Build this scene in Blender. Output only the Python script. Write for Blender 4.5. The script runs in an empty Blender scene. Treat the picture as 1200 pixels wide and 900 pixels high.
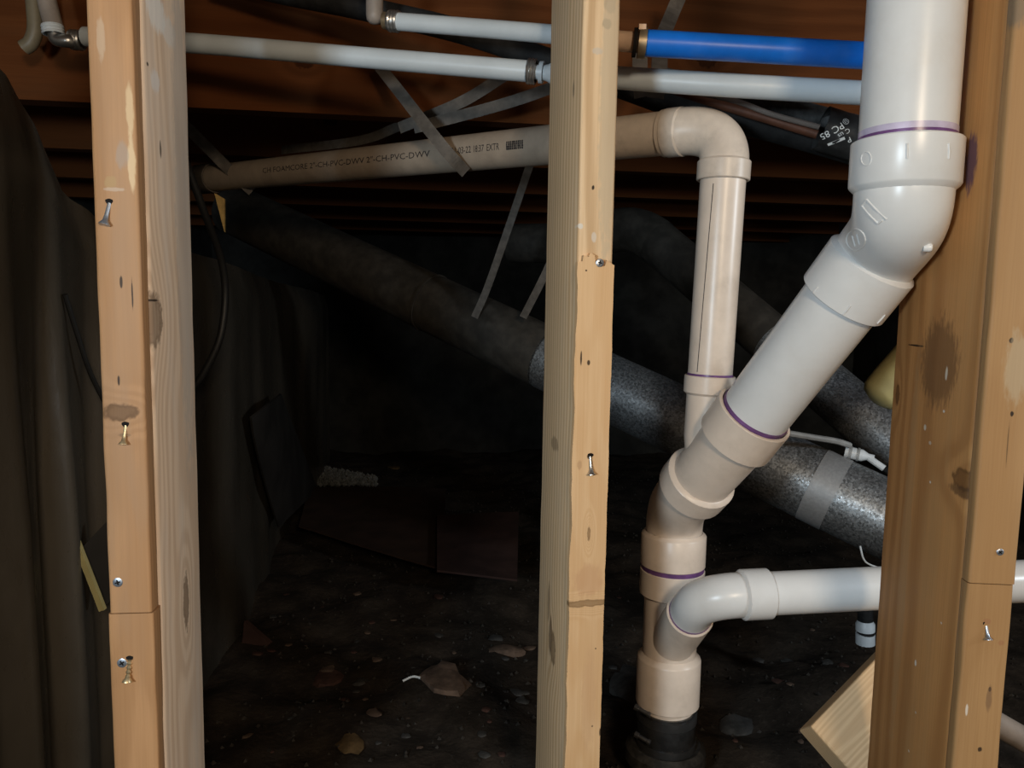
import bpy, math, random
from mathutils import Vector, Matrix, noise as mnoise

# ------------------------------------------------------------------ camera
S = bpy.context.scene
COL = S.collection
FPX, CZ = 900.0, 0.70
_u = Vector((145, 8630, 900)).normalized()
_f = Vector((0, 0, -1)); _f = (_f - _u * _f.dot(_u)).normalized()
_r = _f.cross(_u)
C2W = Matrix((_r, _f, _u))            # camera axes -> world axes
cam_d = bpy.data.cameras.new('camera'); cam = bpy.data.objects.new('camera', cam_d); COL.objects.link(cam)
cam_d.sensor_width = 36.0; cam_d.lens = 36.0 * FPX / 1200.0; cam_d.clip_start = 0.02
cam.matrix_world = Matrix.Translation((0, 0, CZ)) @ C2W.to_4x4()
S.camera = cam

# ------------------------------------------------------------------ world, lights, exposure
S.view_settings.view_transform = 'Standard'; S.view_settings.look = 'None'
S.view_settings.exposure = 0.35; S.view_settings.gamma = 1.0; S.view_settings.use_curve_mapping = False
W = bpy.data.worlds.new('world'); S.world = W; W.use_nodes = True
W.node_tree.nodes['Background'].inputs[0].default_value = (1.0, 0.86, 0.70, 1)
W.node_tree.nodes['Background'].inputs[1].default_value = 0.06

def point_light(name, loc, watts, color, radius):
    d = bpy.data.lights.new(name, 'POINT'); d.energy = watts; d.color = color; d.shadow_soft_size = radius
    o = bpy.data.objects.new(name, d); COL.objects.link(o); o.location = loc
    return o
point_light('left_window_light', (-0.52, -0.48, 0.76), 32.0, (0.74, 0.89, 1.0), 0.08)
point_light('warm_fill_light', (0.38, -0.90, 1.10), 37.0, (1.0, 0.80, 0.58), 0.12)  # added warm fill behind the camera, no bulb is seen there
point_light('right_window_light', (1.45, 0.30, 0.95), 22.0, (0.82, 0.92, 1.0), 0.08)

def P(px, py, Y):
    v = C2W @ Vector(((px - 600) / FPX, -(py - 450) / FPX, -1.0))
    v = v * (Y / v.y)
    return Vector((v.x, v.y, v.z + CZ))
def PZ(px, py, z):                    # where the ray meets a height
    v = C2W @ Vector(((px - 600) / FPX, -(py - 450) / FPX, -1.0))
    v = v * ((z - CZ) / v.z)
    return Vector((v.x, v.y, z))
def proj(p):
    c = C2W.transposed() @ (Vector(p) - Vector((0, 0, CZ)))
    return 600 + FPX * c.x / -c.z, 450 - FPX * c.y / -c.z

# ------------------------------------------------------------------ materials
class NT:
    def __init__(self, name, rough=0.6, spec=0.4, metal=0.0):
        self.m = bpy.data.materials.new(name); self.m.use_nodes = True
        self.t = self.m.node_tree; self.n = self.t.nodes; self.b = self.n['Principled BSDF']
        self.b.inputs['Roughness'].default_value = rough
        self.b.inputs['Specular IOR Level'].default_value = spec
        self.b.inputs['Metallic'].default_value = metal
        self._co = None
    @property
    def co(self):
        if not self._co: self._co = self.n.new('ShaderNodeTexCoord').outputs['Object']
        return self._co
    def put(self, sock, v):
        if isinstance(v, bpy.types.NodeSocket): self.t.links.new(v, sock)
        else:
            if hasattr(sock.default_value, '__len__') and len(sock.default_value) == 4 and len(v) == 3: v = (*v, 1)
            sock.default_value = v
    def math(self, op, a, b=0.0, c=None, clamp=False):
        k = self.n.new('ShaderNodeMath'); k.operation = op; k.use_clamp = clamp
        self.put(k.inputs[0], a); self.put(k.inputs[1], b)
        if c is not None: self.put(k.inputs[2], c)
        return k.outputs[0]
    def vec(self, op, a, b=(0, 0, 0)):
        k = self.n.new('ShaderNodeVectorMath'); k.operation = op
        self.put(k.inputs[0], a); self.put(k.inputs[1], b)
        return k.outputs[1] if op in ('LENGTH', 'DISTANCE', 'DOT_PRODUCT') else k.outputs[0]
    def noise(self, scale=(1, 1, 1), detail=3, rough=0.55, off=(0, 0, 0), s=1.0):
        k = self.n.new('ShaderNodeTexNoise'); k.inputs['Scale'].default_value = s
        k.inputs['Detail'].default_value = detail; k.inputs['Roughness'].default_value = rough
        self.put(k.inputs['Vector'], self.vec('ADD', self.vec('MULTIPLY', self.co, scale), off))
        return k.outputs['Fac']
    def smooth(self, v, a, b):        # 0 at a, 1 at b
        k = self.n.new('ShaderNodeMapRange'); k.interpolation_type = 'SMOOTHSTEP'
        self.put(k.inputs[0], v); k.inputs[1].default_value = a; k.inputs[2].default_value = b
        return k.outputs[0]
    def mix(self, fac, a, b):
        k = self.n.new('ShaderNodeMix'); k.data_type = 'RGBA'
        self.put(k.inputs[0], fac); self.put(k.inputs[6], a); self.put(k.inputs[7], b)
        return k.outputs[2]
    def color(self, c): self.put(self.b.inputs['Base Color'], c); return self
    def bump(self, h, strength=0.3, dist=0.001):
        k = self.n.new('ShaderNodeBump'); k.inputs['Strength'].default_value = strength; k.inputs['Distance'].default_value = dist
        self.put(k.inputs['Height'], h); self.t.links.new(k.outputs[0], self.b.inputs['Normal']); return self
    def rough(self, v): self.put(self.b.inputs['Roughness'], v); return self

def wood(name, light, dark, grey=(0.5, 0.42, 0.34), pith=(-0.03, 0.09), ring=0.005, knots=(), spots=(), axis='z',
         rough=0.62, seed=0.0, ringamt=0.55, blotch=0.5, spec=0.3):
    """planks: growth rings along `axis`, knots = (centre, radii), spots = (centre, radii, colour, strength)"""
    t = NT(name, rough, spec)
    perm = {'z': lambda a, l: (a, a, l), 'x': lambda a, l: (l, a, a), 'y': lambda a, l: (a, l, a)}[axis]
    off = (seed * 3.1, seed * 1.7, seed * 2.3)
    flat = t.vec('MULTIPLY', t.co, perm(1.0, 0.0))
    pc = {'z': (pith[0], pith[1], 0), 'x': (0, pith[0], pith[1]), 'y': (pith[0], 0, pith[1])}[axis]
    g = t.vec('DISTANCE', flat, pc)
    g = t.math('ADD', g, t.math('MULTIPLY', t.noise(perm(9, 1.6), 3, off=off), 0.034))
    kmask = None
    for c, r in knots:
        d = t.vec('LENGTH', t.vec('DIVIDE', t.vec('SUBTRACT', t.co, c), r))
        big = t.vec('LENGTH', t.vec('DIVIDE', t.vec('SUBTRACT', t.co, c), tuple(2.2 * q for q in r)))
        e = t.math('EXPONENT', t.math('MULTIPLY', t.math('MULTIPLY', big, big), -1.0))
        g = t.math('ADD', g, t.math('MULTIPLY', e, 0.02))
        d = t.math('ADD', d, t.math('MULTIPLY', t.math('SUBTRACT', t.noise((160, 160, 160), 2, off=off), 0.5), 0.9))
        k = t.math('MULTIPLY', t.math('SUBTRACT', 1.0, t.smooth(d, 0.75, 1.1)), t.math('ADD', 0.8, t.math('MULTIPLY', t.smooth(d, 0.45, 0.85), 0.2)))
        kmask = k if kmask is None else t.math('MAXIMUM', kmask, k)
    s = t.math('SINE', t.math('MULTIPLY', g, 6.283 / ring))
    s = t.smooth(s, -0.9, 1.0)
    fine = t.noise(perm(520, 9), 3, 0.6, off)
    bl = t.noise(perm(26, 4), 4, 0.6, (off[0] + 5, off[1], off[2]))
    col = t.mix(t.math('MULTIPLY', s, ringamt), light, dark)
    col = t.mix(t.math('MULTIPLY', t.smooth(fine, 0.35, 0.75), 0.35), col, dark)
    col = t.mix(t.math('MULTIPLY', t.smooth(bl, 0.45, 0.75), blotch), col, grey)
    if kmask is not None:
        col = t.mix(t.math('MULTIPLY', kmask, 0.85), col, tuple(q * 0.36 for q in dark))
    for c, r, sc, st in spots:
        d = t.vec('LENGTH', t.vec('DIVIDE', t.vec('SUBTRACT', t.co, c), r))
        d = t.math('ADD', d, t.math('MULTIPLY', t.math('SUBTRACT', t.noise((300, 300, 90), 3, off=off), 0.5), 0.9))
        col = t.mix(t.math('MULTIPLY', t.math('SUBTRACT', 1.0, t.smooth(d, 0.6, 1.0)), st), col, sc)
    t.color(col)
    t.bump(t.math('ADD', fine, t.math('MULTIPLY', s, 0.6)), 0.25, 0.0006)
    return t.m

def plain(name, col, rough=0.5, spec=0.4, metal=0.0, var=0.12, scale=40, dirt=None, dirtamt=0.3, bump=0.0, bscale=200, transmission=0):
    t = NT(name, rough, spec, metal)
    n = t.noise((scale,) * 3, 4)
    c = t.mix(t.smooth(n, 0.3, 0.75), tuple(q * (1 - var) for q in col), tuple(min(1, q * (1 + var)) for q in col))
    if dirt: c = t.mix(t.math('MULTIPLY', t.smooth(t.noise((scale * .4,) * 3, 5, 0.7, (7, 3, 1)), 0.5, 0.8), dirtamt), c, dirt)
    t.color(c)
    if bump: t.bump(t.noise((bscale,) * 3, 4), bump, 0.001)
    return t.m

M = {}
M['pvc'] = plain('white_pvc', (0.74, 0.745, 0.735), 0.30, 0.45, var=0.03, scale=25, dirt=(0.55, 0.47, 0.38), dirtamt=0.22)
M['pvc_warm_shade'] = plain('warm_shade_pvc', (0.74, 0.625, 0.52), 0.33, 0.45, var=0.05, scale=30, dirt=(0.34, 0.27, 0.2), dirtamt=0.35)  # cream tint puts the warm shade of lower fittings and riser into the colour
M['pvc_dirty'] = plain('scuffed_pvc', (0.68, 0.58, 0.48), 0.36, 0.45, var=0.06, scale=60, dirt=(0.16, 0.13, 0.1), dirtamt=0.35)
M['pvc_shaded'] = plain('shade_dark_pvc', (0.37, 0.295, 0.225), 0.45, 0.4, var=0.08, scale=40, dirt=(0.20, 0.16, 0.12), dirtamt=0.4)  # dim light on the far vent pipe, painted as a darker colour
M['primer'] = plain('purple_primer', (0.17, 0.075, 0.22), 0.3, 0.5, var=0.35, scale=30)
M['primer_pale'] = plain('pale_purple_primer', (0.60, 0.54, 0.70), 0.3, 0.5, var=0.25, scale=30)
M['ink'] = plain('black_print_ink', (0.035, 0.03, 0.03), 0.6, 0.2)
M['whiteink'] = plain('white_print_ink', (0.75, 0.75, 0.72), 0.6, 0.2)
M['pex'] = plain('white_pex', (0.55, 0.60, 0.625), 0.40, 0.45, var=0.06, scale=14)
M['pexblue'] = plain('blue_pex', (0.008, 0.145, 0.60), 0.36, 0.35, var=0.15, scale=20, dirt=(0.20, 0.32, 0.55), dirtamt=0.25)
M['copper'] = plain('copper_tube', (0.62, 0.42, 0.28), 0.5, 0.4, 0.1, 0.15)
M['crimp'] = plain('steel_crimp', (0.45, 0.44, 0.42), 0.32, 0.5, 0.9, 0.15)
M['darkbrass'] = plain('tarnished_brass', (0.30, 0.22, 0.13), 0.4, 0.5, 0.7, 0.2)
M['strap'] = plain('dull_galvanised_strap', (0.115, 0.10, 0.085), 0.65, 0.3, 0.25, 0.25, 60)
M['rubber'] = plain('black_rubber', (0.022, 0.022, 0.022), 0.25, 0.6, var=0.3, scale=60)
M['clampsteel'] = plain('dark_clamp_steel', (0.10, 0.10, 0.10), 0.3, 0.5, 0.7, 0.2)
M['foam'] = plain('black_foam_insulation', (0.013, 0.013, 0.013), 0.75, 0.3, var=0.4, scale=60, bump=0.5, bscale=500)
M['dustyfoam'] = plain('dusty_black_foam', (0.06, 0.062, 0.062), 0.8, 0.3, var=0.4, scale=90, dirt=(0.2, 0.2, 0.2), dirtamt=0.4, bump=0.4, bscale=400)
M['blacktape'] = plain('black_label_tape', (0.02, 0.021, 0.021), 0.4, 0.5, var=0.3, scale=60, dirt=(0.15, 0.15, 0.15), dirtamt=0.3)
M['cable'] = plain('black_cable', (0.012, 0.012, 0.012), 0.5, 0.4)
M['greycable'] = plain('grey_cable', (0.18, 0.15, 0.13), 0.5, 0.4)
M['screw'] = plain('zinc_screw', (0.42, 0.46, 0.52), 0.38, 0.5, 0.85, 0.15, 200)
M['goldscrew'] = plain('yellow_zinc_screw', (0.62, 0.48, 0.28), 0.35, 0.5, 0.8, 0.15, 200)
M['dark'] = plain('dark_recess', (0.012, 0.010, 0.009), 0.8, 0.1)
M['yellowpipe'] = plain('yellowed_plastic', (0.16, 0.125, 0.075), 0.5, 0.4)
M['concrete'] = plain('dark_concrete', (0.022, 0.021, 0.018), 0.85, 0.2, var=0.4, scale=12, bump=0.5, bscale=60)
M['darkgrit'] = plain('dark_grit', (0.035, 0.030, 0.025), 0.95, 0.1, var=0.5, scale=30)
M['stone'] = plain('dusty_stone', (0.105, 0.070, 0.050), 0.9, 0.2, var=0.35, scale=50, bump=0.6, bscale=150)
M['stonegrey'] = plain('grey_stone', (0.050, 0.047, 0.043), 0.9, 0.2, var=0.4, scale=50, bump=0.6, bscale=150)
M['stoneyellow'] = plain('ochre_stone', (0.12, 0.078, 0.036), 0.9, 0.2, var=0.35, scale=50, bump=0.6, bscale=150)
M['stonered'] = plain('reddish_stone', (0.06, 0.030, 0.022), 0.9, 0.2, var=0.35, scale=50, bump=0.6, bscale=150)
M['hubcrust'] = plain('crusty_dark_hub', (0.03, 0.027, 0.023), 0.8, 0.3, var=0.5, scale=90, bump=0.8, bscale=200)
M['pvc_dark'] = plain('deep_shade_pvc', (0.11, 0.09, 0.07), 0.6, 0.3, var=0.2)  # end cap coloured dark to stand in for shade at the far end
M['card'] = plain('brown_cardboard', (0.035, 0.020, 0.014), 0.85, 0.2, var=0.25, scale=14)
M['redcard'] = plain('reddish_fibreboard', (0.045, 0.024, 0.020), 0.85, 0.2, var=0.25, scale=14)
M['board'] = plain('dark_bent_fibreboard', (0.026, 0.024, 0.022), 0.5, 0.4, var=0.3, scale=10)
M['offcut_yellow'] = plain('pale_yellow_wood', (0.42, 0.36, 0.16), 0.6, 0.3, var=0.12, scale=30)
M['whiteplastic'] = plain('white_plastic', (0.62, 0.66, 0.68), 0.4, 0.5, var=0.08)
M['greyplastic'] = plain('grey_plastic_strip', (0.30, 0.31, 0.31), 0.5, 0.4, var=0.2)
M['pinkpipe'] = plain('pinkish_pipe', (0.30, 0.25, 0.21), 0.5, 0.4, var=0.15)
M['splinter'] = plain('yellow_splinter_wood', (0.55, 0.36, 0.12), 0.6, 0.3, var=0.25, scale=80)

def duct_mat():
    t = NT('galvanised_steel', 0.42, 0.5, 0.75)
    v = t.n.new('ShaderNodeTexVoronoi'); v.inputs['Scale'].default_value = 300
    t.put(v.inputs['Vector'], t.co)
    sp = t.n.new('ShaderNodeSeparateColor'); t.t.links.new(v.outputs['Color'], sp.inputs[0])
    n = t.noise((9, 9, 9), 4)
    c = t.mix(sp.outputs[0], (0.15, 0.158, 0.162), (0.40, 0.42, 0.435))
    c = t.mix(t.math('MULTIPLY', t.smooth(n, 0.45, 0.75), 0.5), c, (0.10, 0.085, 0.07))
    t.color(c); t.rough(t.math('ADD', 0.36, t.math('MULTIPLY', sp.outputs[1], 0.2)))
    t.bump(sp.outputs[2], 0.25, 0.0008)
    return t.m
M['duct'] = duct_mat()
M['duct_shaded'] = plain('shade_dark_steel', (0.045, 0.040, 0.033), 0.7, 0.35, 0.1, 0.35, 30, dirt=(0.07, 0.055, 0.04), dirtamt=0.5)  # shaded copy of the duct steel: gloom at the far ends painted in
M['ducttape'] = plain('dull_foil_tape', (0.33, 0.335, 0.34), 0.55, 0.4, 0.4, 0.1, 200)

def soil_mat():
    t = NT('dry_dark_soil', 0.95, 0.15)
    a = t.noise((14, 14, 14), 6, 0.65); b = t.noise((90, 90, 90), 4, 0.6, (3, 2, 1))
    c = t.mix(t.smooth(a, 0.35, 0.7), (0.017, 0.0125, 0.009), (0.040, 0.030, 0.022))
    c = t.mix(t.math('MULTIPLY', t.smooth(b, 0.55, 0.75), 0.4), c, (0.075, 0.060, 0.046))
    t.color(c); t.bump(t.math('ADD', a, t.math('MULTIPLY', b, 0.5)), 0.8, 0.006)
    return t.m
M['soil'] = soil_mat()

def sheet_mat():
    t = NT('dusty_dark_plastic_sheet', 0.38, 0.5)
    a = t.noise((4, 4, 2), 5, 0.6); b = t.noise((60, 60, 25), 4, 0.6)
    c = t.mix(t.smooth(a, 0.35, 0.7), (0.046, 0.039, 0.030), (0.080, 0.069, 0.054))
    t.color(c); t.rough(t.math('ADD', 0.20, t.math('MULTIPLY', b, 0.2)))
    t.bump(b, 0.2, 0.004)
    return t.m
M['sheet'] = sheet_mat()
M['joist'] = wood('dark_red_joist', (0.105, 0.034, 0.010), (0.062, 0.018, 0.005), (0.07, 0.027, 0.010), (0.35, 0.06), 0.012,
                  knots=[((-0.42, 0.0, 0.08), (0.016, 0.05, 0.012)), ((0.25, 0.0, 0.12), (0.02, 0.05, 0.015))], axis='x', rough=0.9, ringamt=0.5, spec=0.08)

# ------------------------------------------------------------------ geometry helpers
ORG = {}
def tag(o, label=None, cat=None, group=None, kind=None):
    if label: o['label'] = label
    if cat: o['category'] = cat
    if group: o['group'] = group
    if kind: o['kind'] = kind
    return o
def empty(name, loc, rz=0.0, label=None, cat=None, group=None, kind=None):
    o = bpy.data.objects.new(name, None); COL.objects.link(o); o.empty_display_size = 0.05
    o.location = loc; o.rotation_euler = (0, 0, rz); ORG[o] = Vector(loc)
    return tag(o, label, cat, group, kind)
def mesh(name, verts, faces, mat, parent=None, smooth=35, local=False, center=True):
    """local: coordinates are the parent's own; otherwise world coordinates"""
    vs = [Vector(v) for v in verts]
    if local: org = Vector((0, 0, 0))
    elif center:
        lo = Vector([min(v[i] for v in vs) for i in range(3)]); hi = Vector([max(v[i] for v in vs) for i in range(3)])
        org = (lo + hi) / 2; org.z = lo.z if parent is None else org.z
    else: org = Vector((0, 0, 0))
    me = bpy.data.meshes.new(name); me.from_pydata([v - org for v in vs], [], faces); me.validate(); me.update()
    me.materials.append(M[mat] if isinstance(mat, str) else mat)
    if smooth:
        for p in me.polygons: p.use_smooth = True
        if smooth < 180: me.set_sharp_from_angle(angle=math.radians(smooth))
    o = bpy.data.objects.new(name, me); COL.objects.link(o)
    if parent:
        o.parent = parent
        if not local: o.location = org - ORG[parent]
    else: o.location = org
    ORG[o] = org
    return o

def sweep(pts, seg=28, cap=(True, True), start=None, squash=None):
    """tube through (point, radius); a repeated point makes a step"""
    P0 = [Vector(p) for p, r in pts]; n = len(pts)
    tang = []
    for i in range(n):
        a = i
        while a > 0 and (P0[a - 1] - P0[i]).length < 1e-7: a -= 1
        b = i
        while b < n - 1 and (P0[b + 1] - P0[i]).length < 1e-7: b += 1
        d = Vector((0, 0, 0))
        if a > 0: d += (P0[i] - P0[a - 1]).normalized()
        if b < n - 1: d += (P0[b + 1] - P0[i]).normalized()
        tang.append(d.normalized())
    up = start or (Vector((0, 0, 1)) if abs(tang[0].z) < 0.9 else Vector((0, -1, 0)))
    u = (up - tang[0] * up.dot(tang[0])).normalized()
    vs, fs = [], []
    for i in range(n):
        u = (u - tang[i] * u.dot(tang[i])).normalized(); w = tang[i].cross(u)
        for k in range(seg):
            a = 2 * math.pi * k / seg
            vs.append(P0[i] + (u * math.cos(a) + w * math.sin(a)) * pts[i][1])
    for i in range(n - 1):
        for k in range(seg):
            k2 = (k + 1) % seg
            fs.append((i * seg + k, i * seg + k2, (i + 1) * seg + k2, (i + 1) * seg + k))
    if cap[0]: fs.append(tuple(reversed(range(seg))))
    if cap[1]: fs.append(tuple(range((n - 1) * seg, n * seg)))
    return vs, fs
def bez(a, b, c, n=12):
    a, b, c = Vector(a), Vector(b), Vector(c)
    return [a * (1 - t) ** 2 + b * 2 * t * (1 - t) + c * t * t for t in [i / n for i in range(n + 1)]]
def spline(pts, n=8):
    pts = [Vector(p) for p in pts]; out = []
    q = [pts[0] * 2 - pts[1]] + pts + [pts[-1] * 2 - pts[-2]]
    for i in range(1, len(q) - 2):
        for k in range(n):
            t = k / n
            out.append(0.5 * ((2 * q[i]) + (q[i + 1] - q[i - 1]) * t + (2 * q[i - 1] - 5 * q[i] + 4 * q[i + 1] - q[i + 2]) * t * t
                              + (3 * q[i] - q[i - 1] - 3 * q[i + 1] + q[i + 2]) * t ** 3))
    out.append(pts[-1]); return out
def bez3(a, b, c, d, n=16):
    a, b, c, d = map(Vector, (a, b, c, d))
    return [a * (1 - t) ** 3 + b * 3 * t * (1 - t) ** 2 + c * 3 * t * t * (1 - t) + d * t ** 3 for t in [i / n for i in range(n + 1)]]
def tube(name, pts, r, mat, parent=None, seg=24, cap=(True, True)):
    v, f = sweep([(p, r) for p in pts], seg, cap); return mesh(name, v, f, mat, parent)
def prof(name, a, b, profile, mat, parent=None, seg=36, cap=(False, False)):
    """lathe: profile = (distance from a towards b, radius)"""
    a, b = Vector(a), Vector(b); d = (b - a).normalized()
    up = Vector((0, 0, 1)) if abs(d.z) < 0.9 else Vector((0, -1, 0))
    u = (up - d * up.dot(d)).normalized(); w = d.cross(u); n = len(profile)
    v = [a + d * t + (u * math.cos(2 * math.pi * k / seg) + w * math.sin(2 * math.pi * k / seg)) * r for t, r in profile for k in range(seg)]
    f = [(i * seg + k, i * seg + (k + 1) % seg, (i + 1) * seg + (k + 1) % seg, (i + 1) * seg + k) for i in range(n - 1) for k in range(seg)]
    if cap[0]: f.append(tuple(reversed(range(seg))))
    if cap[1]: f.append(tuple(range((n - 1) * seg, n * seg)))
    return mesh(name, v, f, mat, parent)
def hub(a, b, rin, rout, mat, parent, name='hub', ch=0.006):
    """socket: open rim at a, chamfer into the body at b"""
    L = (Vector(b) - Vector(a)).length
    return prof(name, a, b, [(0.004, rin), (0.0, rin + 0.0012), (0.0, rout - 0.001), (0.001, rout), (L - ch, rout), (L - ch * 0.7, rout - 0.001), (L, rin)], mat, parent)
def band(p, d, rin, L, mat, parent, name='primer_ring', dr=0.0006):
    d = Vector(d).normalized(); p = Vector(p)
    return prof(name, p - d * L / 2, p + d * L / 2, [(0, rin - 0.001), (0, rin + dr), (L, rin + dr), (L, rin - 0.001)], mat, parent)
def prism(outline, y0, y1, mat, name, parent, local=True):
    """outline in local (x, z), from y0 to y1"""
    n = len(outline)
    vs = [(x, y0, z) for x, z in outline] + [(x, y1, z) for x, z in outline]
    fs = [tuple(range(n)), tuple(reversed(range(n, 2 * n)))] + [(i, i + n, (i + 1) % n + n, (i + 1) % n) for i in range(n)]
    return mesh(name, vs, fs, mat, parent, smooth=0, local=local)
def boxpts(o, u, v, w):
    o, u, v, w = map(Vector, (o, u, v, w))
    vs = [o, o + u, o + u + v, o + v, o + w, o + u + w, o + u + v + w, o + v + w]
    fs = [(0, 3, 2, 1), (4, 5, 6, 7), (0, 1, 5, 4), (1, 2, 6, 5), (2, 3, 7, 6), (3, 0, 4, 7)]
    if u.cross(v).dot(w) < 0: fs = [tuple(reversed(f)) for f in fs]
    return vs, fs
def bevel(o, w, seg=2):
    m = o.modifiers.new('bevel', 'BEVEL'); m.width = w; m.segments = seg; m.limit_method = 'ANGLE'; return o

# ------------------------------------------------------------------ setting
def ground():
    x0, x1, y0, y1, st = -1.5, 1.7, -0.6, 3.7, 0.022
    nx, ny = int((x1 - x0) / st), int((y1 - y0) / st)
    vs = []
    for j in range(ny + 1):
        for i in range(nx + 1):
            x, y = x0 + i * st, y0 + j * st
            z = 0.035 * mnoise.noise(Vector((x * 2.2, y * 2.2, 3))) + 0.020 * mnoise.noise(Vector((x * 7, y * 7, 1))) + 0.010 * mnoise.noise(Vector((x * 21, y * 21, 8)))
            vs.append((x, y, z))
    fs = [(j * (nx + 1) + i, j * (nx + 1) + i + 1, (j + 1) * (nx + 1) + i + 1, (j + 1) * (nx + 1) + i) for j in range(ny) for i in range(nx)]
    o = mesh('floor', vs, fs, 'soil', smooth=180, center=False)
    return tag(o, 'dark uneven dirt floor of the crawl space', kind='structure')
ground()
def gz(x, y):
    return 0.035 * mnoise.noise(Vector((x * 2.2, y * 2.2, 3))) + 0.020 * mnoise.noise(Vector((x * 7, y * 7, 1))) + 0.010 * mnoise.noise(Vector((x * 21, y * 21, 8)))

def wallx(Y): return -0.395 - 0.118 * Y + 0.012 * math.sin(Y * 5.0)
def fold(Y, z):
    amp = (0.020 if Y < 1.10 else 0.020 - 0.014 * min(1, (Y - 1.10) / 0.25)) * (0.08 + 0.92 * max(0.0, min(1.0, (0.88 - z) / 0.40))) * (0.55 + 0.9 * abs(mnoise.noise(Vector((Y * 2.3, z * 0.9, 4)))))
    ph = (2 * math.pi * (Y if Y < 1.1 else 1.1 + (Y - 1.1) * 0.35) / 0.125 + 1.2 + 1.1 * mnoise.noise(Vector((Y * 1.5, z * 1.2, 9))))
    return amp * math.sin(ph + 0.8 * math.sin(ph))
def left_wall():
    Ys = [0.30 + 0.006 * i for i in range(140)] + [1.14 + 0.015 * i for i in range(145)]
    top = [(0.3, 0.97), (0.72, 0.935), (0.80, 0.92), (0.86, 0.885), (0.93, 0.825), (1.05, 0.79), (1.4, 0.78), (2.0, 0.76), (3.3, 0.72)]
    def ztop(Y):
        for (a, za), (b, zb) in zip(top, top[1:]):
            if a <= Y <= b: return za + (zb - za) * (Y - a) / (b - a)
        return top[-1][1]
    vs, fs = [], []; nz = 26
    for i, Y in enumerate(Ys):
        zt = ztop(Y)
        for k in range(nz + 1):
            t = k / nz; z = -0.05 + (zt + 0.05) * t
            x = wallx(Y) + fold(Y, z) + 0.006 * mnoise.noise(Vector((Y * 6, z * 2.5, 0))) - 0.03 * max(0, t - 0.93) / 0.07 * 0.6
            vs.append((x, Y, z))
        vs.append((wallx(Y) - 0.16, Y, zt - 0.01)); vs.append((wallx(Y) - 0.16, Y, -0.05))
    m = nz + 3
    for i in range(len(Ys) - 1):
        for k in range(m):
            k2 = (k + 1) % m
            fs.append((i * m + k, (i + 1) * m + k, (i + 1) * m + k2, i * m + k2))
    fs.append(tuple(range(m))); fs.append(tuple(reversed(range((len(Ys) - 1) * m, len(Ys) * m))))
    o = mesh('wall_left', vs, fs, 'sheet', smooth=50)
    return tag(o, 'low foundation wall draped in dark plastic sheeting at the left', kind='structure')
left_wall()
def slab(name, lo, hi, mat, label):
    v, f = boxpts(lo, (hi[0] - lo[0], 0, 0), (0, hi[1] - lo[1], 0), (0, 0, hi[2] - lo[2]))
    return tag(mesh(name, v, f, mat, smooth=0), label, kind='structure')
slab('wall_back', (-1.5, 3.6, -0.06), (1.7, 3.7, 1.26), 'concrete', 'dark far wall of the crawl space')
slab('wall_right', (1.6, 0.45, -0.06), (1.7, 3.6, 1.26), 'concrete', 'dark wall at the right of the crawl space')
slab('wall_rear_left', (-1.5, 0.45, -0.06), (-1.4, 3.6, 1.26), 'concrete', 'dark wall behind the draped foundation wall')
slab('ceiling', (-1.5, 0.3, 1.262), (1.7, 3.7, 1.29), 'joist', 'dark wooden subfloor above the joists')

JR = math.atan2(0.0436, 0.329)
jlab = ['nearest dark red floor joist, behind the water pipes', 'second floor joist from the front, behind the crossing metal straps',
        'third floor joist from the front, just behind the sloping vent pipe', 'fourth floor joist from the front, in deep shade',
        'fifth floor joist from the front, above the far dark', 'farthest floor joist, lost in the dark']
j0 = Vector((-0.174, 1.295, 1.0))
jm = None
for i in range(6):
    c = j0 + Vector((0.25, 0.033, 0)) + Vector((-math.sin(JR), math.cos(JR), 0)) * (0.406 * i)
    if jm is None:
        L, T, H = 1.45, 0.038, 0.26
        vs, fs = boxpts((-L, 0, 0), (2 * L, 0, 0), (0, T, 0), (0, 0, H))
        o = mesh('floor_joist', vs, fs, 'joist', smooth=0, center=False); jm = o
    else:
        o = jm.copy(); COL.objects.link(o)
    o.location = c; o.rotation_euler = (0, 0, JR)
    tag(o, jlab[i], 'joist', 'floor joists overhead')

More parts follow.
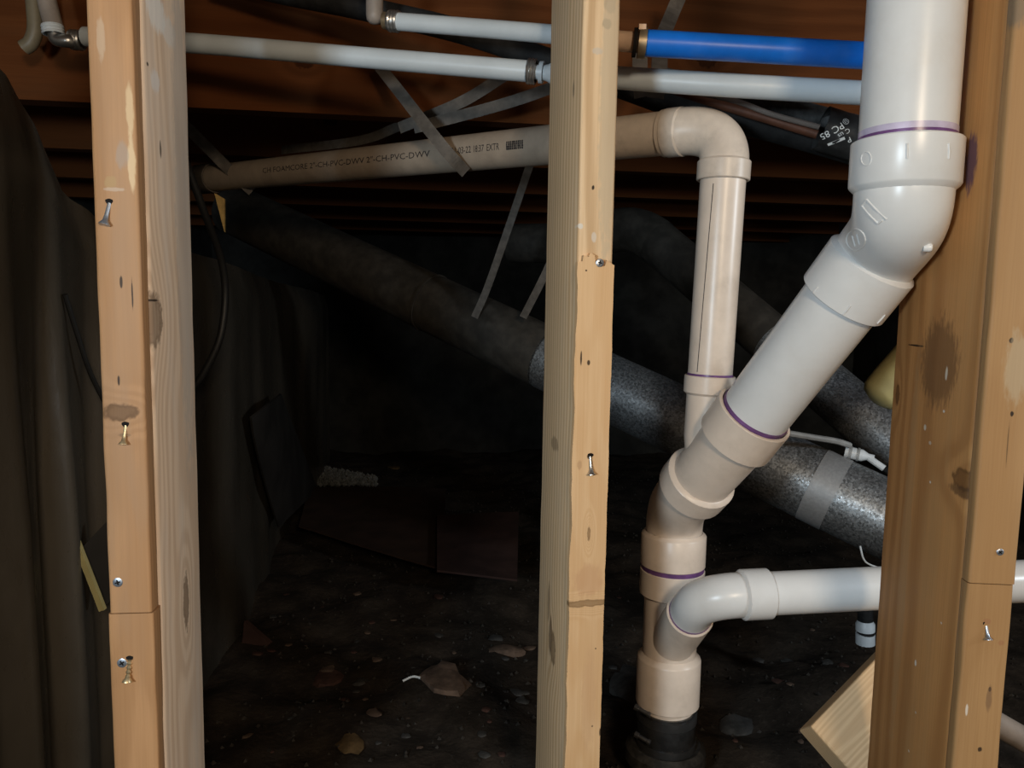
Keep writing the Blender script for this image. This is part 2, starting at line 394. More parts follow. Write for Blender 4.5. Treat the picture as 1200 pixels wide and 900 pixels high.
# ------------------------------------------------------------------ wall studs
class Stud:
    def __init__(self, mx, my, yaw, w, d, left, label):
        a = math.radians(yaw); self.a = a; self.w = w; self.d = d
        e1 = Vector((math.cos(a), math.sin(a), 0)); e2 = Vector((-math.sin(a), math.cos(a), 0))
        self.O = Vector((mx, my, 0)) - (e1 * w if left else Vector((0, 0, 0)))
        self.e1, self.e2 = e1, e2
        self.root = empty('wall_stud', self.O, a, label, 'stud', 'bare wall studs')
    def front(self, px, py, y=0.0):   # pixel -> local point on the front face (local y = const)
        v = C2W @ Vector(((px - 600) / FPX, -(py - 450) / FPX, -1.0)); o = Vector((0, 0, CZ))
        t = ((self.O + self.e2 * y) - o).dot(self.e2) / v.dot(self.e2); p = o + v * t - self.O
        return Vector((p.dot(self.e1), y, p.z))
    def side(self, px, py, x):        # on a side face (local x = const)
        v = C2W @ Vector(((px - 600) / FPX, -(py - 450) / FPX, -1.0)); o = Vector((0, 0, CZ))
        t = ((self.O + self.e1 * x) - o).dot(self.e1) / v.dot(self.e1); p = o + v * t - self.O
        return Vector((x, p.dot(self.e2), p.z))
    def plank(self, name, x0, x1, y0, y1, z0, z1, mat, rad=0.003, jit=0.0004, seed=0, step=0.012):
        cs = []
        for cx, cy, a0 in ((x0 + rad, y0 + rad, 180), (x1 - rad, y0 + rad, 270), (x1 - rad, y1 - rad, 0), (x0 + rad, y1 - rad, 90)):
            for k in range(4):
                a = math.radians(a0 + 30 * k); cs.append((cx + rad * math.cos(a), cy + rad * math.sin(a)))
        n = max(2, int((z1 - z0) / step)); m = len(cs); vs, fs = [], []
        for i in range(n + 1):
            z = z0 + (z1 - z0) * i / n
            for k, (x, y) in enumerate(cs):
                q = mnoise.noise_vector(Vector((x * 60 + seed * 7, y * 60, z * 22))) * jit
                vs.append((x + q.x, y + q.y, z))
        for i in range(n):
            for k in range(m):
                fs.append((i * m + k, i * m + (k + 1) % m, (i + 1) * m + (k + 1) % m, (i + 1) * m + k))
        fs.append(tuple(reversed(range(m)))); fs.append(tuple(range(n * m, (n + 1) * m)))
        return mesh(name, vs, fs, mat, self.root, smooth=40, local=True)
    def screw(self, px, py, y=0.0, r=0.0042, mat='screw'):
        p = self.front(px, py, y)
        vs, fs = [], []
        pr = [(0.0, 0.0006), (r * 0.8, -0.0006), (r, -0.0002), (r, 0.002)]
        n = 20
        vs.append((p.x, p.y - 0.0004, p.z))
        for rr, yy in pr[1:]:
            for k in range(n):
                a = 2 * math.pi * k / n; vs.append((p.x + rr * math.cos(a), p.y + yy, p.z + rr * math.sin(a)))
        for k in range(n): fs.append((0, 1 + k, 1 + (k + 1) % n))
        for s in range(2):
            for k in range(n): fs.append((1 + s * n + k, 1 + (s + 1) * n + k, 1 + (s + 1) * n + (k + 1) % n, 1 + s * n + (k + 1) % n))
        o = mesh('screw', vs, fs, mat, self.root, smooth=40, local=True)
        a, b = r * 0.55, r * 0.14; y = p.y - 0.0008
        out = [(-a, -b), (-b, -b), (-b, -a), (b, -a), (b, -b), (a, -b), (a, b), (b, b), (b, a), (-b, a), (-b, b), (-a, b)]
        ca, sa = math.cos(0.5 + px), math.sin(0.5 + px)
        vs = [(p.x + x * ca - z * sa, y, p.z + x * sa + z * ca) for x, z in out] + [(p.x + x * ca - z * sa, y + 0.0006, p.z + x * sa + z * ca) for x, z in out]
        fs = [tuple(range(12)), tuple(reversed(range(12, 24)))] + [(i, i + 12, (i + 1) % 12 + 12, (i + 1) % 12) for i in range(12)]
        c = mesh('recess', vs, fs, 'dark', o, smooth=0, local=True)
        return o
    def toescrew(self, hole, head, y=0.0, r=0.0042, mat='screw', thread=False):
        a = self.front(*hole, y) + Vector((0, 0.001, 0)); b = self.front(*head, y) + Vector((0, -0.0035, 0))
        d = (b - a); L = d.length; d.normalize(); pts = []
        if thread:
            for k in range(9):
                t = L * 0.75 * k / 8; pts.append((a + d * t, r * (0.35 if k % 2 else 0.6)))
        else: pts = [(a, r * 0.4), (a + d * L * 0.55, r * 0.42)]
        pts += [(a + d * L * 0.8, r * 0.55), (a + d * L * 0.97, r * 1.1), (a + d * L, r * 1.1)]
        v, f = sweep(pts, 14, start=Vector((0, -1, 0))); mesh('screw', v, f, mat, self.root, local=True)
        # gouge the slanted screw was driven through
        q = a + Vector((0, -0.0012, 0.001))
        vs = [(q.x + 0.003 * math.cos(t) * (1 + .3 * math.sin(3 * t)), q.y, q.z + 0.0028 * math.sin(t)) for t in [k * math.pi / 5 for k in range(10)]] 
        vs += [(x, y + 0.002, z) for x, y, z in vs]
        mesh('gouge', vs, [tuple(range(10)), tuple(reversed(range(10, 20)))] + [(i, i + 10, (i + 1) % 10 + 10, (i + 1) % 10) for i in range(10)], 'dark', self.root, smooth=0, local=True)

ZT = 1.255
HOLE = (0.02, 0.012, 0.008); WHITE = (0.75, 0.70, 0.62); GREYW = (0.42, 0.37, 0.33)
# --- left stud
A = Stud(-0.3147, 0.6568, 6.2, 0.038, 0.14, True, 'leftmost stud with a knotty, wide weathered right face')
def fs_(st, px, py, rx, rz, col, s=0.9, y=0.0): p = st.front(px, py, y); return ((p.x, p.y, p.z), (rx, 0.02, rz), col, s)
def ss_(st, px, py, x, ry, rz, col, s=0.9): p = st.side(px, py, x); return ((p.x, p.y, p.z), (0.02, ry, rz), col, s)
TH = 0.019
kn = [(tuple(A.side(180, 375, .038)), (0.05, 0.024, 0.026)), (tuple(A.side(218, 705, .038)), (0.03, 0.009, 0.03))]
sp = [ss_(A, 183, 12, .038, .030, .022, (0.85, 0.82, 0.76), .8), ss_(A, 198, 38, .038, .022, .016, (0.80, 0.76, 0.70), .6), ss_(A, 180, 352, .038, .016, .0012, HOLE, .9), ss_(A, 176, 390, .038, .0012, .014, HOLE, .8), ss_(A, 182, 95, .038, .014, .012, (0.78, 0.74, 0.70), .7),
      ss_(A, 188, 175, .038, .003, .010, HOLE, .8), ss_(A, 173, 75, .038, .003, .002, HOLE, .9),
      ss_(A, 215, 250, .038, .03, .30, (0.47, 0.42, 0.37), .5)]
post = wood('left_stud_wood', (0.86, 0.66, 0.48), (0.58, 0.39, 0.25), (0.76, 0.64, 0.53), (-0.06, 0.10), 0.007, kn, sp, seed=1, ringamt=0.5, blotch=0.6)
A.plank('post', 0, .038, TH, .14, 0, ZT, post, 0.004, 0.0005, 1)
kn = [(tuple(A.front(140, 483)), (0.016, 0.03, 0.008))]
sp = [fs_(A, 118, 45, .004, .02, (0.56, 0.42, 0.29), .5), fs_(A, 142, 330, .0015, .006, HOLE, .9), fs_(A, 139, 446, .0013, .005, HOLE, .9),
      fs_(A, 155, 345, .0008, .016, HOLE, .9), fs_(A, 130, 213, .006, .006, (0.42, 0.27, 0.12), .7), fs_(A, 135, 222, .01, .002, (.6, .5, .4), .4),
      fs_(A, 146, 510, .006, .002, (0.25, 0.15, 0.08), .9), fs_(A, 152, 130, .0035, .026, (0.62, 0.43, 0.24), .9), fs_(A, 154, 190, .0035, .03, (0.66, 0.47, 0.27), .9),
      fs_(A, 143, 180, .006, .014, (0.36, 0.28, 0.22), .6)]
wA = wood('left_strip_wood', (0.47, 0.252, 0.115), (0.33, 0.165, 0.068), (0.37, 0.215, 0.115), (0.02, 0.16), 0.006, kn, sp, seed=2, ringamt=0.45, blotch=0.75)
zj = A.front(140, 719).z
A.plank('front_strip', 0.0005, .0365, 0, TH, zj + 0.0005, ZT, wA, 0.0028, 0.0005, 2)
A.plank('front_strip', -0.0010, .0375, 0, TH, 0, zj - 0.0005, wA, 0.0025, 0.0009, 3)
A.toescrew((128, 238), (124, 264)); A.screw(138, 682.5); A.screw(143, 777)
A.toescrew((152, 773), (151, 797), mat='goldscrew', thread=True)
A.toescrew((147, 499), (146, 520), mat='goldscrew', r=0.0036)
# --- middle stud
B = Stud(0.0660, 0.7831, 11.7, 0.038, 0.14, False, 'middle stud with a rough pale strip screwed to its front')
TB = 0.008
sp = [fs_(B, 695, 220, .0018, .003, HOLE, .95, TB), fs_(B, 680, 265, .003, .003, WHITE, .8, TB), fs_(B, 696, 278, .003, .006, WHITE, .6, TB), fs_(B, 712, 28, .006, .006, (0.20, 0.16, 0.10), .7, TB),
      fs_(B, 715, 5, .008, .010, (0.36, 0.28, 0.18), .7, TB), fs_(B, 700, 60, .008, .004, (0.62, 0.55, 0.46), .6, TB), fs_(B, 714, 120, .012, .20, (0.62, 0.49, 0.33), .7, TB),
      ss_(B, 672, 105, 0, .004, .010, (0.25, 0.17, 0.10), .8), ss_(B, 650, 520, 0, .02, .01, (0.25, 0.17, 0.1), .6), ss_(B, 645, 745, 0, .008, .03, (0.18, 0.11, 0.06), .8),
      ss_(B, 643, 705, 0, .006, .03, (0.22, 0.14, 0.08), .6)]
post = wood('middle_stud_wood', (0.84, 0.60, 0.36), (0.55, 0.34, 0.17), (0.64, 0.49, 0.33), (0.05, -0.05), 0.010, [(tuple(B.side(648, 760, 0)), (0.03, 0.012, 0.02))], sp, seed=3, ringamt=0.7, blotch=0.5)
B.plank('post', 0, .038, TB, .14, 0, ZT, post, 0.003, 0.0004, 4)
def fz(st, px, py): p = st.front(px, py); return (p.x, p.z)
top = [(677, 307), (683, 306), (684, 299), (690, 301), (692, 296), (697, 299), (698, 309), (703, 312), (709, 312), (711, 305), (720, 311)]
out = [fz(B, *q) for q in top]
zlow = 0.0; rs = random.Random(4)
x0, x1 = out[0][0], min(out[-1][0], 0.0378)
out[-1] = (x1, out[-1][1])
zz = out[0][1]; nL = 60
right = [(x1 + rs.uniform(-.0004, .0003), out[-1][1] * (1 - i / nL)) for i in range(1, nL + 1)]
leftp = [(x0 + rs.uniform(-.0005, .0005) + 0.0008 * math.sin(i * .7), zz * i / nL) for i in range(0, nL)]
kn = [(tuple(B.front(690, 707)), (0.030, 0.03, 0.004)), (tuple(B.front(690, 625)), (0.002, 0.02, 0.008))]
sp = [fs_(B, 687, 317, .0012, .0012, HOLE, .95), fs_(B, 681, 420, .0012, .008, HOLE, .9), fs_(B, 690, 425, .002, .003, HOLE, .9), fs_(B, 698, 760, .001, .001, HOLE, .9),
      fs_(B, 694, 851, .0013, .0013, HOLE, .95), fs_(B, 703, 858, .0009, .006, HOLE, .9), fs_(B, 690, 535, .0022, .003, HOLE, .9), fs_(B, 679, 545, .003, .006, (0.45, 0.26, 0.14), .5),
      fs_(B, 690, 680, .02, .02, (0.60, 0.33, 0.18), .45), fs_(B, 690, 820, .010, .07, (0.66, 0.40, 0.22), .4)]
wB = wood('middle_strip_wood', (0.80, 0.53, 0.29), (0.66, 0.38, 0.17), (0.72, 0.46, 0.25), (0.03, 0.25), 0.0032, kn, sp, seed=5, ringamt=0.35, blotch=0.35)
prism(list(reversed(out + right + leftp)), 0, TB, wB, 'front_strip', B.root)
B.screw(703, 308, -0.0005, mat='screw'); B.toescrew((692, 535), (692, 556), r=0.0045, mat='crimp')
# --- right stud
Cc = Stud(0.3935, 0.6370, -4.65, 0.038, 0.184, False, 'rightmost stud, dark stained wide face beside the drain pipe')
TC = 0.014
kn = [(tuple(Cc.side(1128, 562, 0)), (0.03, 0.018, 0.011)), (tuple(Cc.side(1052, 462, 0)), (0.03, 0.005, 0.012))]
sp = [ss_(Cc, 1138, 190, 0, .012, .030, (0.10, 0.05, 0.09), .85), ss_(Cc, 1100, 425, 0, .045, .05, (0.10, 0.045, 0.02), .6), ss_(Cc, 1074, 405, 0, .022, .0012, HOLE, .95),
      ss_(Cc, 1109, 437, 0, .003, .007, (0.7, 0.62, 0.5), .9), ss_(Cc, 1106, 482, 0, .0025, .0015, WHITE, .95), ss_(Cc, 1084, 501, 0, .003, .004, (0.7, 0.62, 0.5), .9),
      ss_(Cc, 1090, 519, 0, .003, .002, (0.6, 0.5, 0.4), .8), ss_(Cc, 1090, 565, 0, .002, .0015, WHITE, .9), ss_(Cc, 1073, 777, 0, .0025, .004, WHITE, .95), ss_(Cc, 1073, 835, 0, .002, .0015, (.6, .5, .4), .9),
      ss_(Cc, 1103, 730, 0, .002, .0015, WHITE, .7), ss_(Cc, 1130, 578, 0, .03, .006, (0.09, 0.045, 0.02), .7), ss_(Cc, 1060, 650, 0, .012, .25, (0.46, 0.27, 0.12), .5), ss_(Cc, 1065, 880, 0, .002, .0015, WHITE, .7)]
post = wood('right_stud_wood', (0.56, 0.275, 0.095), (0.36, 0.155, 0.047), (0.47, 0.26, 0.105), (0.09, 0.06), 0.016, kn, sp, seed=7, ringamt=0.6, blotch=0.55)
Cc.plank('post', 0, .038, TC, .184, 0, ZT, post, 0.004, 0.0005, 8)
sp = [fs_(Cc, 1185, 399, .0022, .0030, HOLE, .95), fs_(Cc, 1186, 485, .0016, .003, HOLE, .95), fs_(Cc, 1181, 520, .0006, .022, (0.12, 0.07, 0.03), .8), fs_(Cc, 1172, 647, .0025, .003, (0.05, 0.05, 0.09), .9),
      fs_(Cc, 1160, 808, .0015, .0025, HOLE, .95), fs_(Cc, 1159, 820, .003, .014, (0.16, 0.09, 0.05), .6), fs_(Cc, 1148, 878, .0022, .003, HOLE, .9), fs_(Cc, 1157, 728, .004, .003, (0.33, 0.15, 0.07), .6),
      fs_(Cc, 1192, 430, .012, .035, (0.46, 0.36, 0.23), .6), fs_(Cc, 1133, 832, .0012, .006, WHITE, .7), fs_(Cc, 1173, 753, .003, .003, (0.33, 0.15, 0.07), .6), fs_(Cc, 1190, 6, .012, .02, (0.2, 0.15, 0.1), .8)]
wC = wood('right_strip_wood', (0.41, 0.235, 0.10), (0.30, 0.155, 0.058), (0.36, 0.215, 0.10), (0.01, 0.20), 0.006, [], sp, seed=9, ringamt=0.35, blotch=0.5)
zj = Cc.front(1150, 684).z
Cc.plank('front_strip', 0.0005, .0385, 0, TC, zj + .0004, ZT, wC, 0.0028, 0.0006, 9)
Cc.plank('front_strip', -0.0003, .0375, 0, TC, 0, zj - .0004, wC, 0.0028, 0.0010, 10)
Cc.toescrew((1156, 733), (1156, 748), r=0.003)
Cc.screw(1172, 647, mat='screw', r=0.003)

# ------------------------------------------------------------------ PVC drain stack (glued: one thing)
R3, H3, R2, H2 = 0.0400, 0.0462, 0.0272, 0.0318
pTop = P(1062.5, 166, 0.705)
def vert(p, py):                      # straight down/up from p to the height seen at py
    q = P(600, py, p.y); lo, hi = -1.0, 3.0
    for _ in range(40):
        m = (lo + hi) / 2
        if proj((p.x, p.y, m))[1] > py: lo = m
        else: hi = m
    return Vector((p.x, p.y, lo))
pBot = P(789, 642, 1.065)
ST = empty('drain_stack', vert(pBot, 832), 0, 'white plastic drain stack bending down from the ceiling, with its branch pipes', 'drain pipe')
top = Vector((pTop.x, pTop.y, 1.258))
tube('pipe', [top, vert(pTop, 190)], R3, 'pvc', ST, 48)
# upper bend
e0 = vert(pTop, 222); e2 = P(988, 350, 0.805); f0 = P(885, 484, 0.890)
dd = (f0 - e2).normalized(); e1 = e2 - dd * 0.050; L01 = (e1 - e0).length
el = tube('elbow', [vert(pTop, 185)] + bez3(e0, e0 + Vector((0, 0, -L01 * .38)), e1 - dd * L01 * .38, e1, 18) + [e1 + dd * 0.02], R3 * 1.03, 'pvc', ST, 48)
h1 = hub(vert(pTop, 166), vert(pTop, 226), R3 + .0008, H3, 'pvc', el)
h2 = hub(e2, e1 - dd * 0.002, R3 + .0008, H3, 'pvc', el, ch=0.004)
band(vert(pTop, 162.5), (0, 0, 1), R3, 0.0025, 'primer', ST)
band(vert(pTop, 157.5), (0, 0, 1), R3, 0.006, 'primer_pale', ST, dr=0.0003)
# moulded marks on the bend
def surf(a, b, px, py, R):            # point of the cylinder a-b (radius R) met by the pixel's ray
    a, b = Vector(a), Vector(b); d = (b - a).normalized(); o = Vector((0, 0, CZ))
    v = (C2W @ Vector(((px - 600) / FPX, -(py - 450) / FPX, -1.0))).normalized()
    w = o - a; vp = v - d * v.dot(d); wp = w - d * w.dot(d)
    A2, B2, C2 = vp.dot(vp), 2 * vp.dot(wp), wp.dot(wp) - R * R
    D = B2 * B2 - 4 * A2 * C2
    if D < 0: return None
    p = o + v * ((-B2 - math.sqrt(D)) / (2 * A2)); q = a + d * (p - a).dot(d)
    return p, (p - q).normalized(), d
def rib(a, b, R, p1, p2, name, parent, r=0.0009, mat='pvc'):
    s1, s2 = surf(a, b, *p1, R), surf(a, b, *p2, R)
    if s1 and s2: return tube(name, [s1[0], (s1[0] + s2[0]) / 2 + (s1[1] + s2[1]) * 0.0002, s2[0]], r, mat, parent, 8)
for p1, p2 in (((1063, 168), (1063, 186)), ((1112, 168), (1112, 186))): rib(vert(pTop, 150), vert(pTop, 230), H3, p1, p2, 'tick_mark', h1)
for p1, p2 in (((997, 358), (988, 369)), ((1037, 369), (1028, 379)), ((958, 337), (953, 342))): rib(e1, e2, H3, p1, p2, 'tick_mark', h2)
rg = []
for k in range(13):
    a = 2 * math.pi * k / 12; s = surf(vert(pTop, 150), vert(pTop, 230), 1015 + 6 * math.cos(a), 186 + 8 * math.sin(a), H3)
    if s: rg.append(s[0])
if len(rg) > 5: tube('mould_mark', rg, 0.0005, 'pvc', h1, 8)
from mathutils.bvhtree import BVHTree
def cast(ob, px, py):
    t = BVHTree.FromPolygons([v.co + ORG[ob] for v in ob.data.vertices], [tuple(p.vertices) for p in ob.data.polygons])
    v = (C2W @ Vector(((px - 600) / FPX, -(py - 450) / FPX, -1.0))).normalized()
    loc, nn, _, _ = t.ray_cast(Vector((0, 0, CZ)), v); return loc, nn
def mark(ob, pts, r, name='mould_mark', mat='pvc'):
    q = [cast(ob, *p)[0] for p in pts]
    if all(q): return tube(name, q, r, mat, ob, 8)
mark(el, [(1003 + 11 * math.cos(k * .3142), 281 + 12.5 * math.sin(k * .3142)) for k in range(21)], 0.0009)
for c in ([(1016, 234), (1026, 245), (1039, 257)], [(1010, 241), (1019, 252), (1029, 262)], [(1016, 234), (1010, 241)], [(1029, 262), (1034, 258)], [(999, 276), (1002, 288)], [(1004, 274), (1007, 286)]): mark(el, c, 0.0011)
nb = cast(el, 1086, 290)[0]; prof('gate_nub', nb, nb + Vector((0.010, -0.006, -0.001)), [(-0.002, 0.0042), (0.0025, 0.004), (0.0045, 0.003), (0.0052, 0.001)], 'pvc', el, 14, (True, True))
# diagonal run
f1 = f0 + dd * 0.042
tube('pipe', [e2 - dd * 0.02, f0 + (f1 - f0) * 0.6], R3, 'pvc', ST, 48)
# lower wye and bend
g0 = P(824, 557, 0.970); g1 = g0 + (g0 - f1).normalized() * 0.033
v0 = vert(pBot, 622); v1 = vert(pBot, 661)
dl = (f1 - f0).normalized()
wy = tube('wye_fitting', [f0 + dl * 0.008, f1, g0 + (g0 - f1).normalized() * 0.01], R3 * 0.99, 'pvc_warm_shade', ST, 48)
hub(f0, f1 + dl * 0.004, R3 + .0012, H3, 'pvc_warm_shade', wy, ch=0.003)
hub(g1, g0, R3 * 0.97, H3, 'pvc_warm_shade', wy, ch=0.004)
band(f0 - dl * 0.0015, dl, R3 + 0.0004, 0.005, 'primer', ST)
nb = P(860, 562, 0.945); prof('gate_nub', nb, nb + Vector((0.012, -0.003, 0.003)), [(0, 0.004), (0.007, 0.0036), (0.010, 0.0015)], 'pvc_warm_shade', wy, 12, (True, True))
dg = (g1 - g0).normalized()
Lg = (g1 - v0).length
eb = tube('elbow', [g0] + bez3(g1, g1 + dg * Lg * .35, v0 + Vector((0, 0, Lg * .35)), v0, 16) + [vert(pBot, 650)], R3 * 0.985, 'pvc_warm_shade', ST, 48)
hub(v1, v0, R3, H3 * 0.985, 'pvc_warm_shade', eb, ch=0.005)
w0, w1 = vert(pBot, 666), vert(pBot, 697)
band(vert(pBot, 663.5), (0, 0, 1), R3 + 0.0035, 0.008, 'primer', ST)
# lower wye with the side branch
lw = tube('wye_fitting', [vert(pBot, 672), vert(pBot, 800)], R3 * 0.955, 'pvc_warm_shade', ST, 48)
hub(w0, w1, R3 * 0.95, H3 * 0.985, 'pvc_warm_shade', lw, ch=0.004)
hub(vert(pBot, 822), vert(pBot, 764), R3 * 0.95, H3 * 0.985, 'pvc_warm_shade', lw, ch=0.008)
tube('pipe', [vert(pBot, 800), vert(pBot, 852)], R3 * 0.93, 'pvc_warm_shade', ST, 48)
b0 = P(809, 719, 0.985); bm = vert(pBot, 756)
db = (bm - b0).normalized()
sk = prof('branch_socket', b0, bm, [(0.006, R2 * 0.97), (0, R2), (0, H2 - .001), (0.001, H2), ((bm - b0).length - 0.02, H2 * 0.99)], 'pvc_warm_shade', lw)
c0 = P(870, 697, 0.945); bE = P(1260, 678, 0.985); dB = (bE - c0).normalized(); c1 = c0 + dB * 0.034
be = tube('branch_elbow', bez(b0 + db * 0.02, b0 - db * 0.012, b0 - db * 0.02, 2) + bez3(b0 - db * 0.02, b0 - db * 0.045, c0 - dB * 0.03, c0, 14)[1:] + [c0 + (c1 - c0) * 0.4], R2 * 1.04, 'pvc', ST, 36)
hub(c1, c0 - (c1 - c0) * 0.12, R2, H2, 'pvc', be, ch=0.004)
band(b0 - db * 0.001, db, R2 * 1.04, 0.004, 'primer', ST)
tube('branch_pipe', [c0 + dB * 0.017, bE], R2, 'pvc', ST, 36)
# vertical 2 inch pipe and the long sloping vent
n0 = P(848, 200, 0.955); n1 = P(832, 440, 0.955); dn = (n1 - n0).normalized()
tube('vent_riser', [n0, n1 + dn * 0.01], R2, 'pvc_warm_shade', ST, 36)
rs_ = tube('riser_socket', [n1 + dn * 0.01, n1 + dn * 0.075, P(829, 540, 0.955)], R2 * 1.0, 'pvc_warm_shade', ST, 36)
hub(n1, n1 + dn * 0.024, R2 + .0005, H2 * 0.98, 'pvc_warm_shade', rs_, ch=0.003)
band(n1 - dn * 0.001, dn, R2, 0.003, 'primer', ST)
s0 = surf(n0, n1, 836, 215, R2); s1 = surf(n0, n1, 817, 436, R2)
if s0 and s1: tube('seam_crack', [s0[0], (s0[0] * .6 + s1[0] * .4) + s0[1] * .0001, s1[0]], 0.0005, 'ink', ST, 6)
q0 = P(783, 156, 0.995); q1 = P(238, 210, 1.70); dq = (q1 - q0).normalized()
k0 = n0 - dn * 0.010; cor = P(851, 147, 0.965)
ve = tube('vent_elbow', [k0 + dn * 0.012] + bez(k0, cor, q0 - dq * 0.012, 18) + [q0 + dq * 0.005], R2 * 1.07, 'pvc_dirty', ST, 36)
hub(n0 + dn * 0.012, n0 - dn * 0.014, R2 + .0004, H2, 'pvc_dirty', ve, ch=0.004)
hub(q0, q0 - dq * 0.022, R2 + .0004, R2 * 1.10, 'pvc_dirty', ve, ch=0.002)
def axis_u(px):                        # distance from q0 along the vent at which the axis appears at px
    lo, hi = 0.0, (q1 - q0).length
    for _ in range(40):
        m = (lo + hi) / 2
        if proj(q0 + dq * m)[0] > px: lo = m
        else: hi = m
    return lo
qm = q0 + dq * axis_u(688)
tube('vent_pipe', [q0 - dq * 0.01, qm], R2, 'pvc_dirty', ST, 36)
tube('vent_pipe', [qm, q1], R2, 'pvc_shaded', ST, 36)
hub(q1 - dq * 0.05, q1 + dq * 0.02, R2 + .0003, R2 * 1.14, 'pvc_dark', ST, name='end_cap')

ecam = (Vector((0, 0, CZ)) - (q0 + dq * 0.4)); ecam = (ecam - dq * ecam.dot(dq)).normalized()
eup = dq.cross(ecam); eup = eup if eup.z > 0 else -eup
def wrap(u, v, th0=0.16, lift=0.0004):
    a = th0 + v / R2
    return q0 + dq * u + (ecam * math.cos(a) + eup * math.sin(a)) * (R2 + lift)
def text_mesh(body, size):
    c = bpy.data.curves.new('t', 'FONT'); c.body = body; c.size = size; c.resolution_u = 2
    o = bpy.data.objects.new('t', c); COL.objects.link(o); bpy.context.view_layer.update()
    me = bpy.data.meshes.new_from_object(o.evaluated_get(bpy.context.evaluated_depsgraph_get()))
    vs = [v.co.copy() for v in me.vertices]; fs = [tuple(p.vertices) for p in me.polygons]
    bpy.data.objects.remove(o); bpy.data.curves.remove(c); bpy.data.meshes.remove(me)
    return vs, fs
for body, pxa, pxb in (('CH FOAMCORE 2"-CH-PVC-DWV 2"-CH-PVC-DWV', 322, 518), ('01-03-22', 543, 566), ('18:37', 568, 581), ('EXTR', 584, 599)):
    vs, fs = text_mesh(body, 0.0135)
    w = max(v.x for v in vs); ua, ub = axis_u(pxa), axis_u(pxb)
    mesh('printed_text', [wrap(ua + (ub - ua) * v.x / w, v.y - 0.004) for v in vs], fs, 'ink', ST, smooth=0)
vs, fs = [], []; rb = random.Random(2)
ua, ub = axis_u(607), axis_u(627)
for k in range(9):
    for j in range(4):
        a = ua + (ub - ua) * (k + 0.08) / 9; b = ua + (ub - ua) * (k + rb.uniform(0.7, 1.0)) / 9; z0 = -0.0055 + j * 0.003; z1 = z0 + 0.0027
        n = len(vs); vs += [wrap(a, z0), wrap(b, z0), wrap(b, z1), wrap(a, z1)]; fs.append((n, n + 1, n + 2, n + 3))
mesh('printed_block', vs, fs, 'ink', ST, smooth=0)

# rubber coupling under the stack
cb = vert(pBot, 826)
CP = empty('rubber_coupling', (cb.x, cb.y, 0.0), 0, 'black rubber coupling clamped to the foot of the drain stack', 'coupling')
def zc(py): return vert(pBot, py)
prof('sleeve', zc(829), zc(829) - Vector((0, 0, 1)), [(0, R3 * 0.93), (0, 0.0405), (0.004, 0.0415), (0.048, 0.0415), (0.052, 0.0405), (0.062, 0.0405), (0.085, 0.0395), (0.155, 0.038), (0.16, 0.03)], 'rubber', CP, 40)
for py in (836, 868):
    p = zc(py); cl = band(p, (0, 0, 1), 0.0415, 0.012, 'clampsteel', CP, 'clamp_band', 0.0018)
    a = P(744, py - 8, 1.035); d = Vector((0.020, -0.012, -0.006))
    prof('clamp_screw', a, a + d, [(0, 0.001), (0, 0.0045), (0.006, 0.0045), (0.006, 0.003), (0.020, 0.003), (0.020, 0.0038), (0.024, 0.0038)], 'clampsteel', cl, 10, (True, True))
# old hub in the soil
oh = prof('buried_pipe_hub', (cb.x, cb.y, 0.062), (cb.x, cb.y, 0.0), [(0, 0.040), (-0.004, 0.050), (0.004, 0.058), (0.02, 0.059), (0.03, 0.052), (0.12, 0.050)], 'hubcrust', None, 30)
tag(oh, 'crusty old pipe hub sticking out of the dirt under the coupling', 'pipe')

# ------------------------------------------------------------------ water pipes
def crimp(p, d, r, parent, name='crimp_ring', mat='crimp', L=0.011):
    d = Vector(d).normalized(); p = Vector(p) - d * L / 2
    return prof(name, p, p + d, [(0, r), (0, r + .0022), (L * .2, r + .003), (L * .35, r + .0018), (L * .5, r + .003), (L * .7, r + .0018), (L * .85, r + .003), (L, r + .002), (L, r)], mat, parent, 24)
RP = 0.0132
l0, l1 = P(150, 44, 1.125), P(618, 83.5, 1.02)
WL = empty('water_pipe', l0, 0, 'white plastic water pipe running full width below the blue one', 'water pipe', 'water pipes under the joists')
pl = spline([P(100, 43, 1.13), P(230, 51, 1.10), P(350, 61, 1.075), P(480, 72, 1.05), l1], 10)
tube('pipe', pl, RP, 'pex', WL, 24)
dl_ = (pl[-1] - pl[-2]).normalized()
crimp(l1 + dl_ * 0.006, dl_, RP, WL)
v, f = sweep([(l1 + dl_ * 0.004, .009), (l1 + dl_ * 0.016, .009), (l1 + dl_ * 0.016, .0135), (l1 + dl_ * 0.021, .0135), (l1 + dl_ * 0.021, .009), (l1 + dl_ * 0.027, .0105), (l1 + dl_ * 0.034, .0145), (l1 + dl_ * 0.05, .0155), (l1 + dl_ * 0.10, .0155)], 24)
mesh('fitting', v, f, 'whiteplastic', WL)
tube('pipe', spline([P(690, 87, .985), P(735, 92, .955), P(870, 101, .915), P(1010, 109, .90), P(1120, 116, .90)], 10), RP, 'pex', WL, 24)
cL = P(90, 47, 1.13); crimp(cL, (1, 0, -.05), RP - .002, WL, L=0.016)

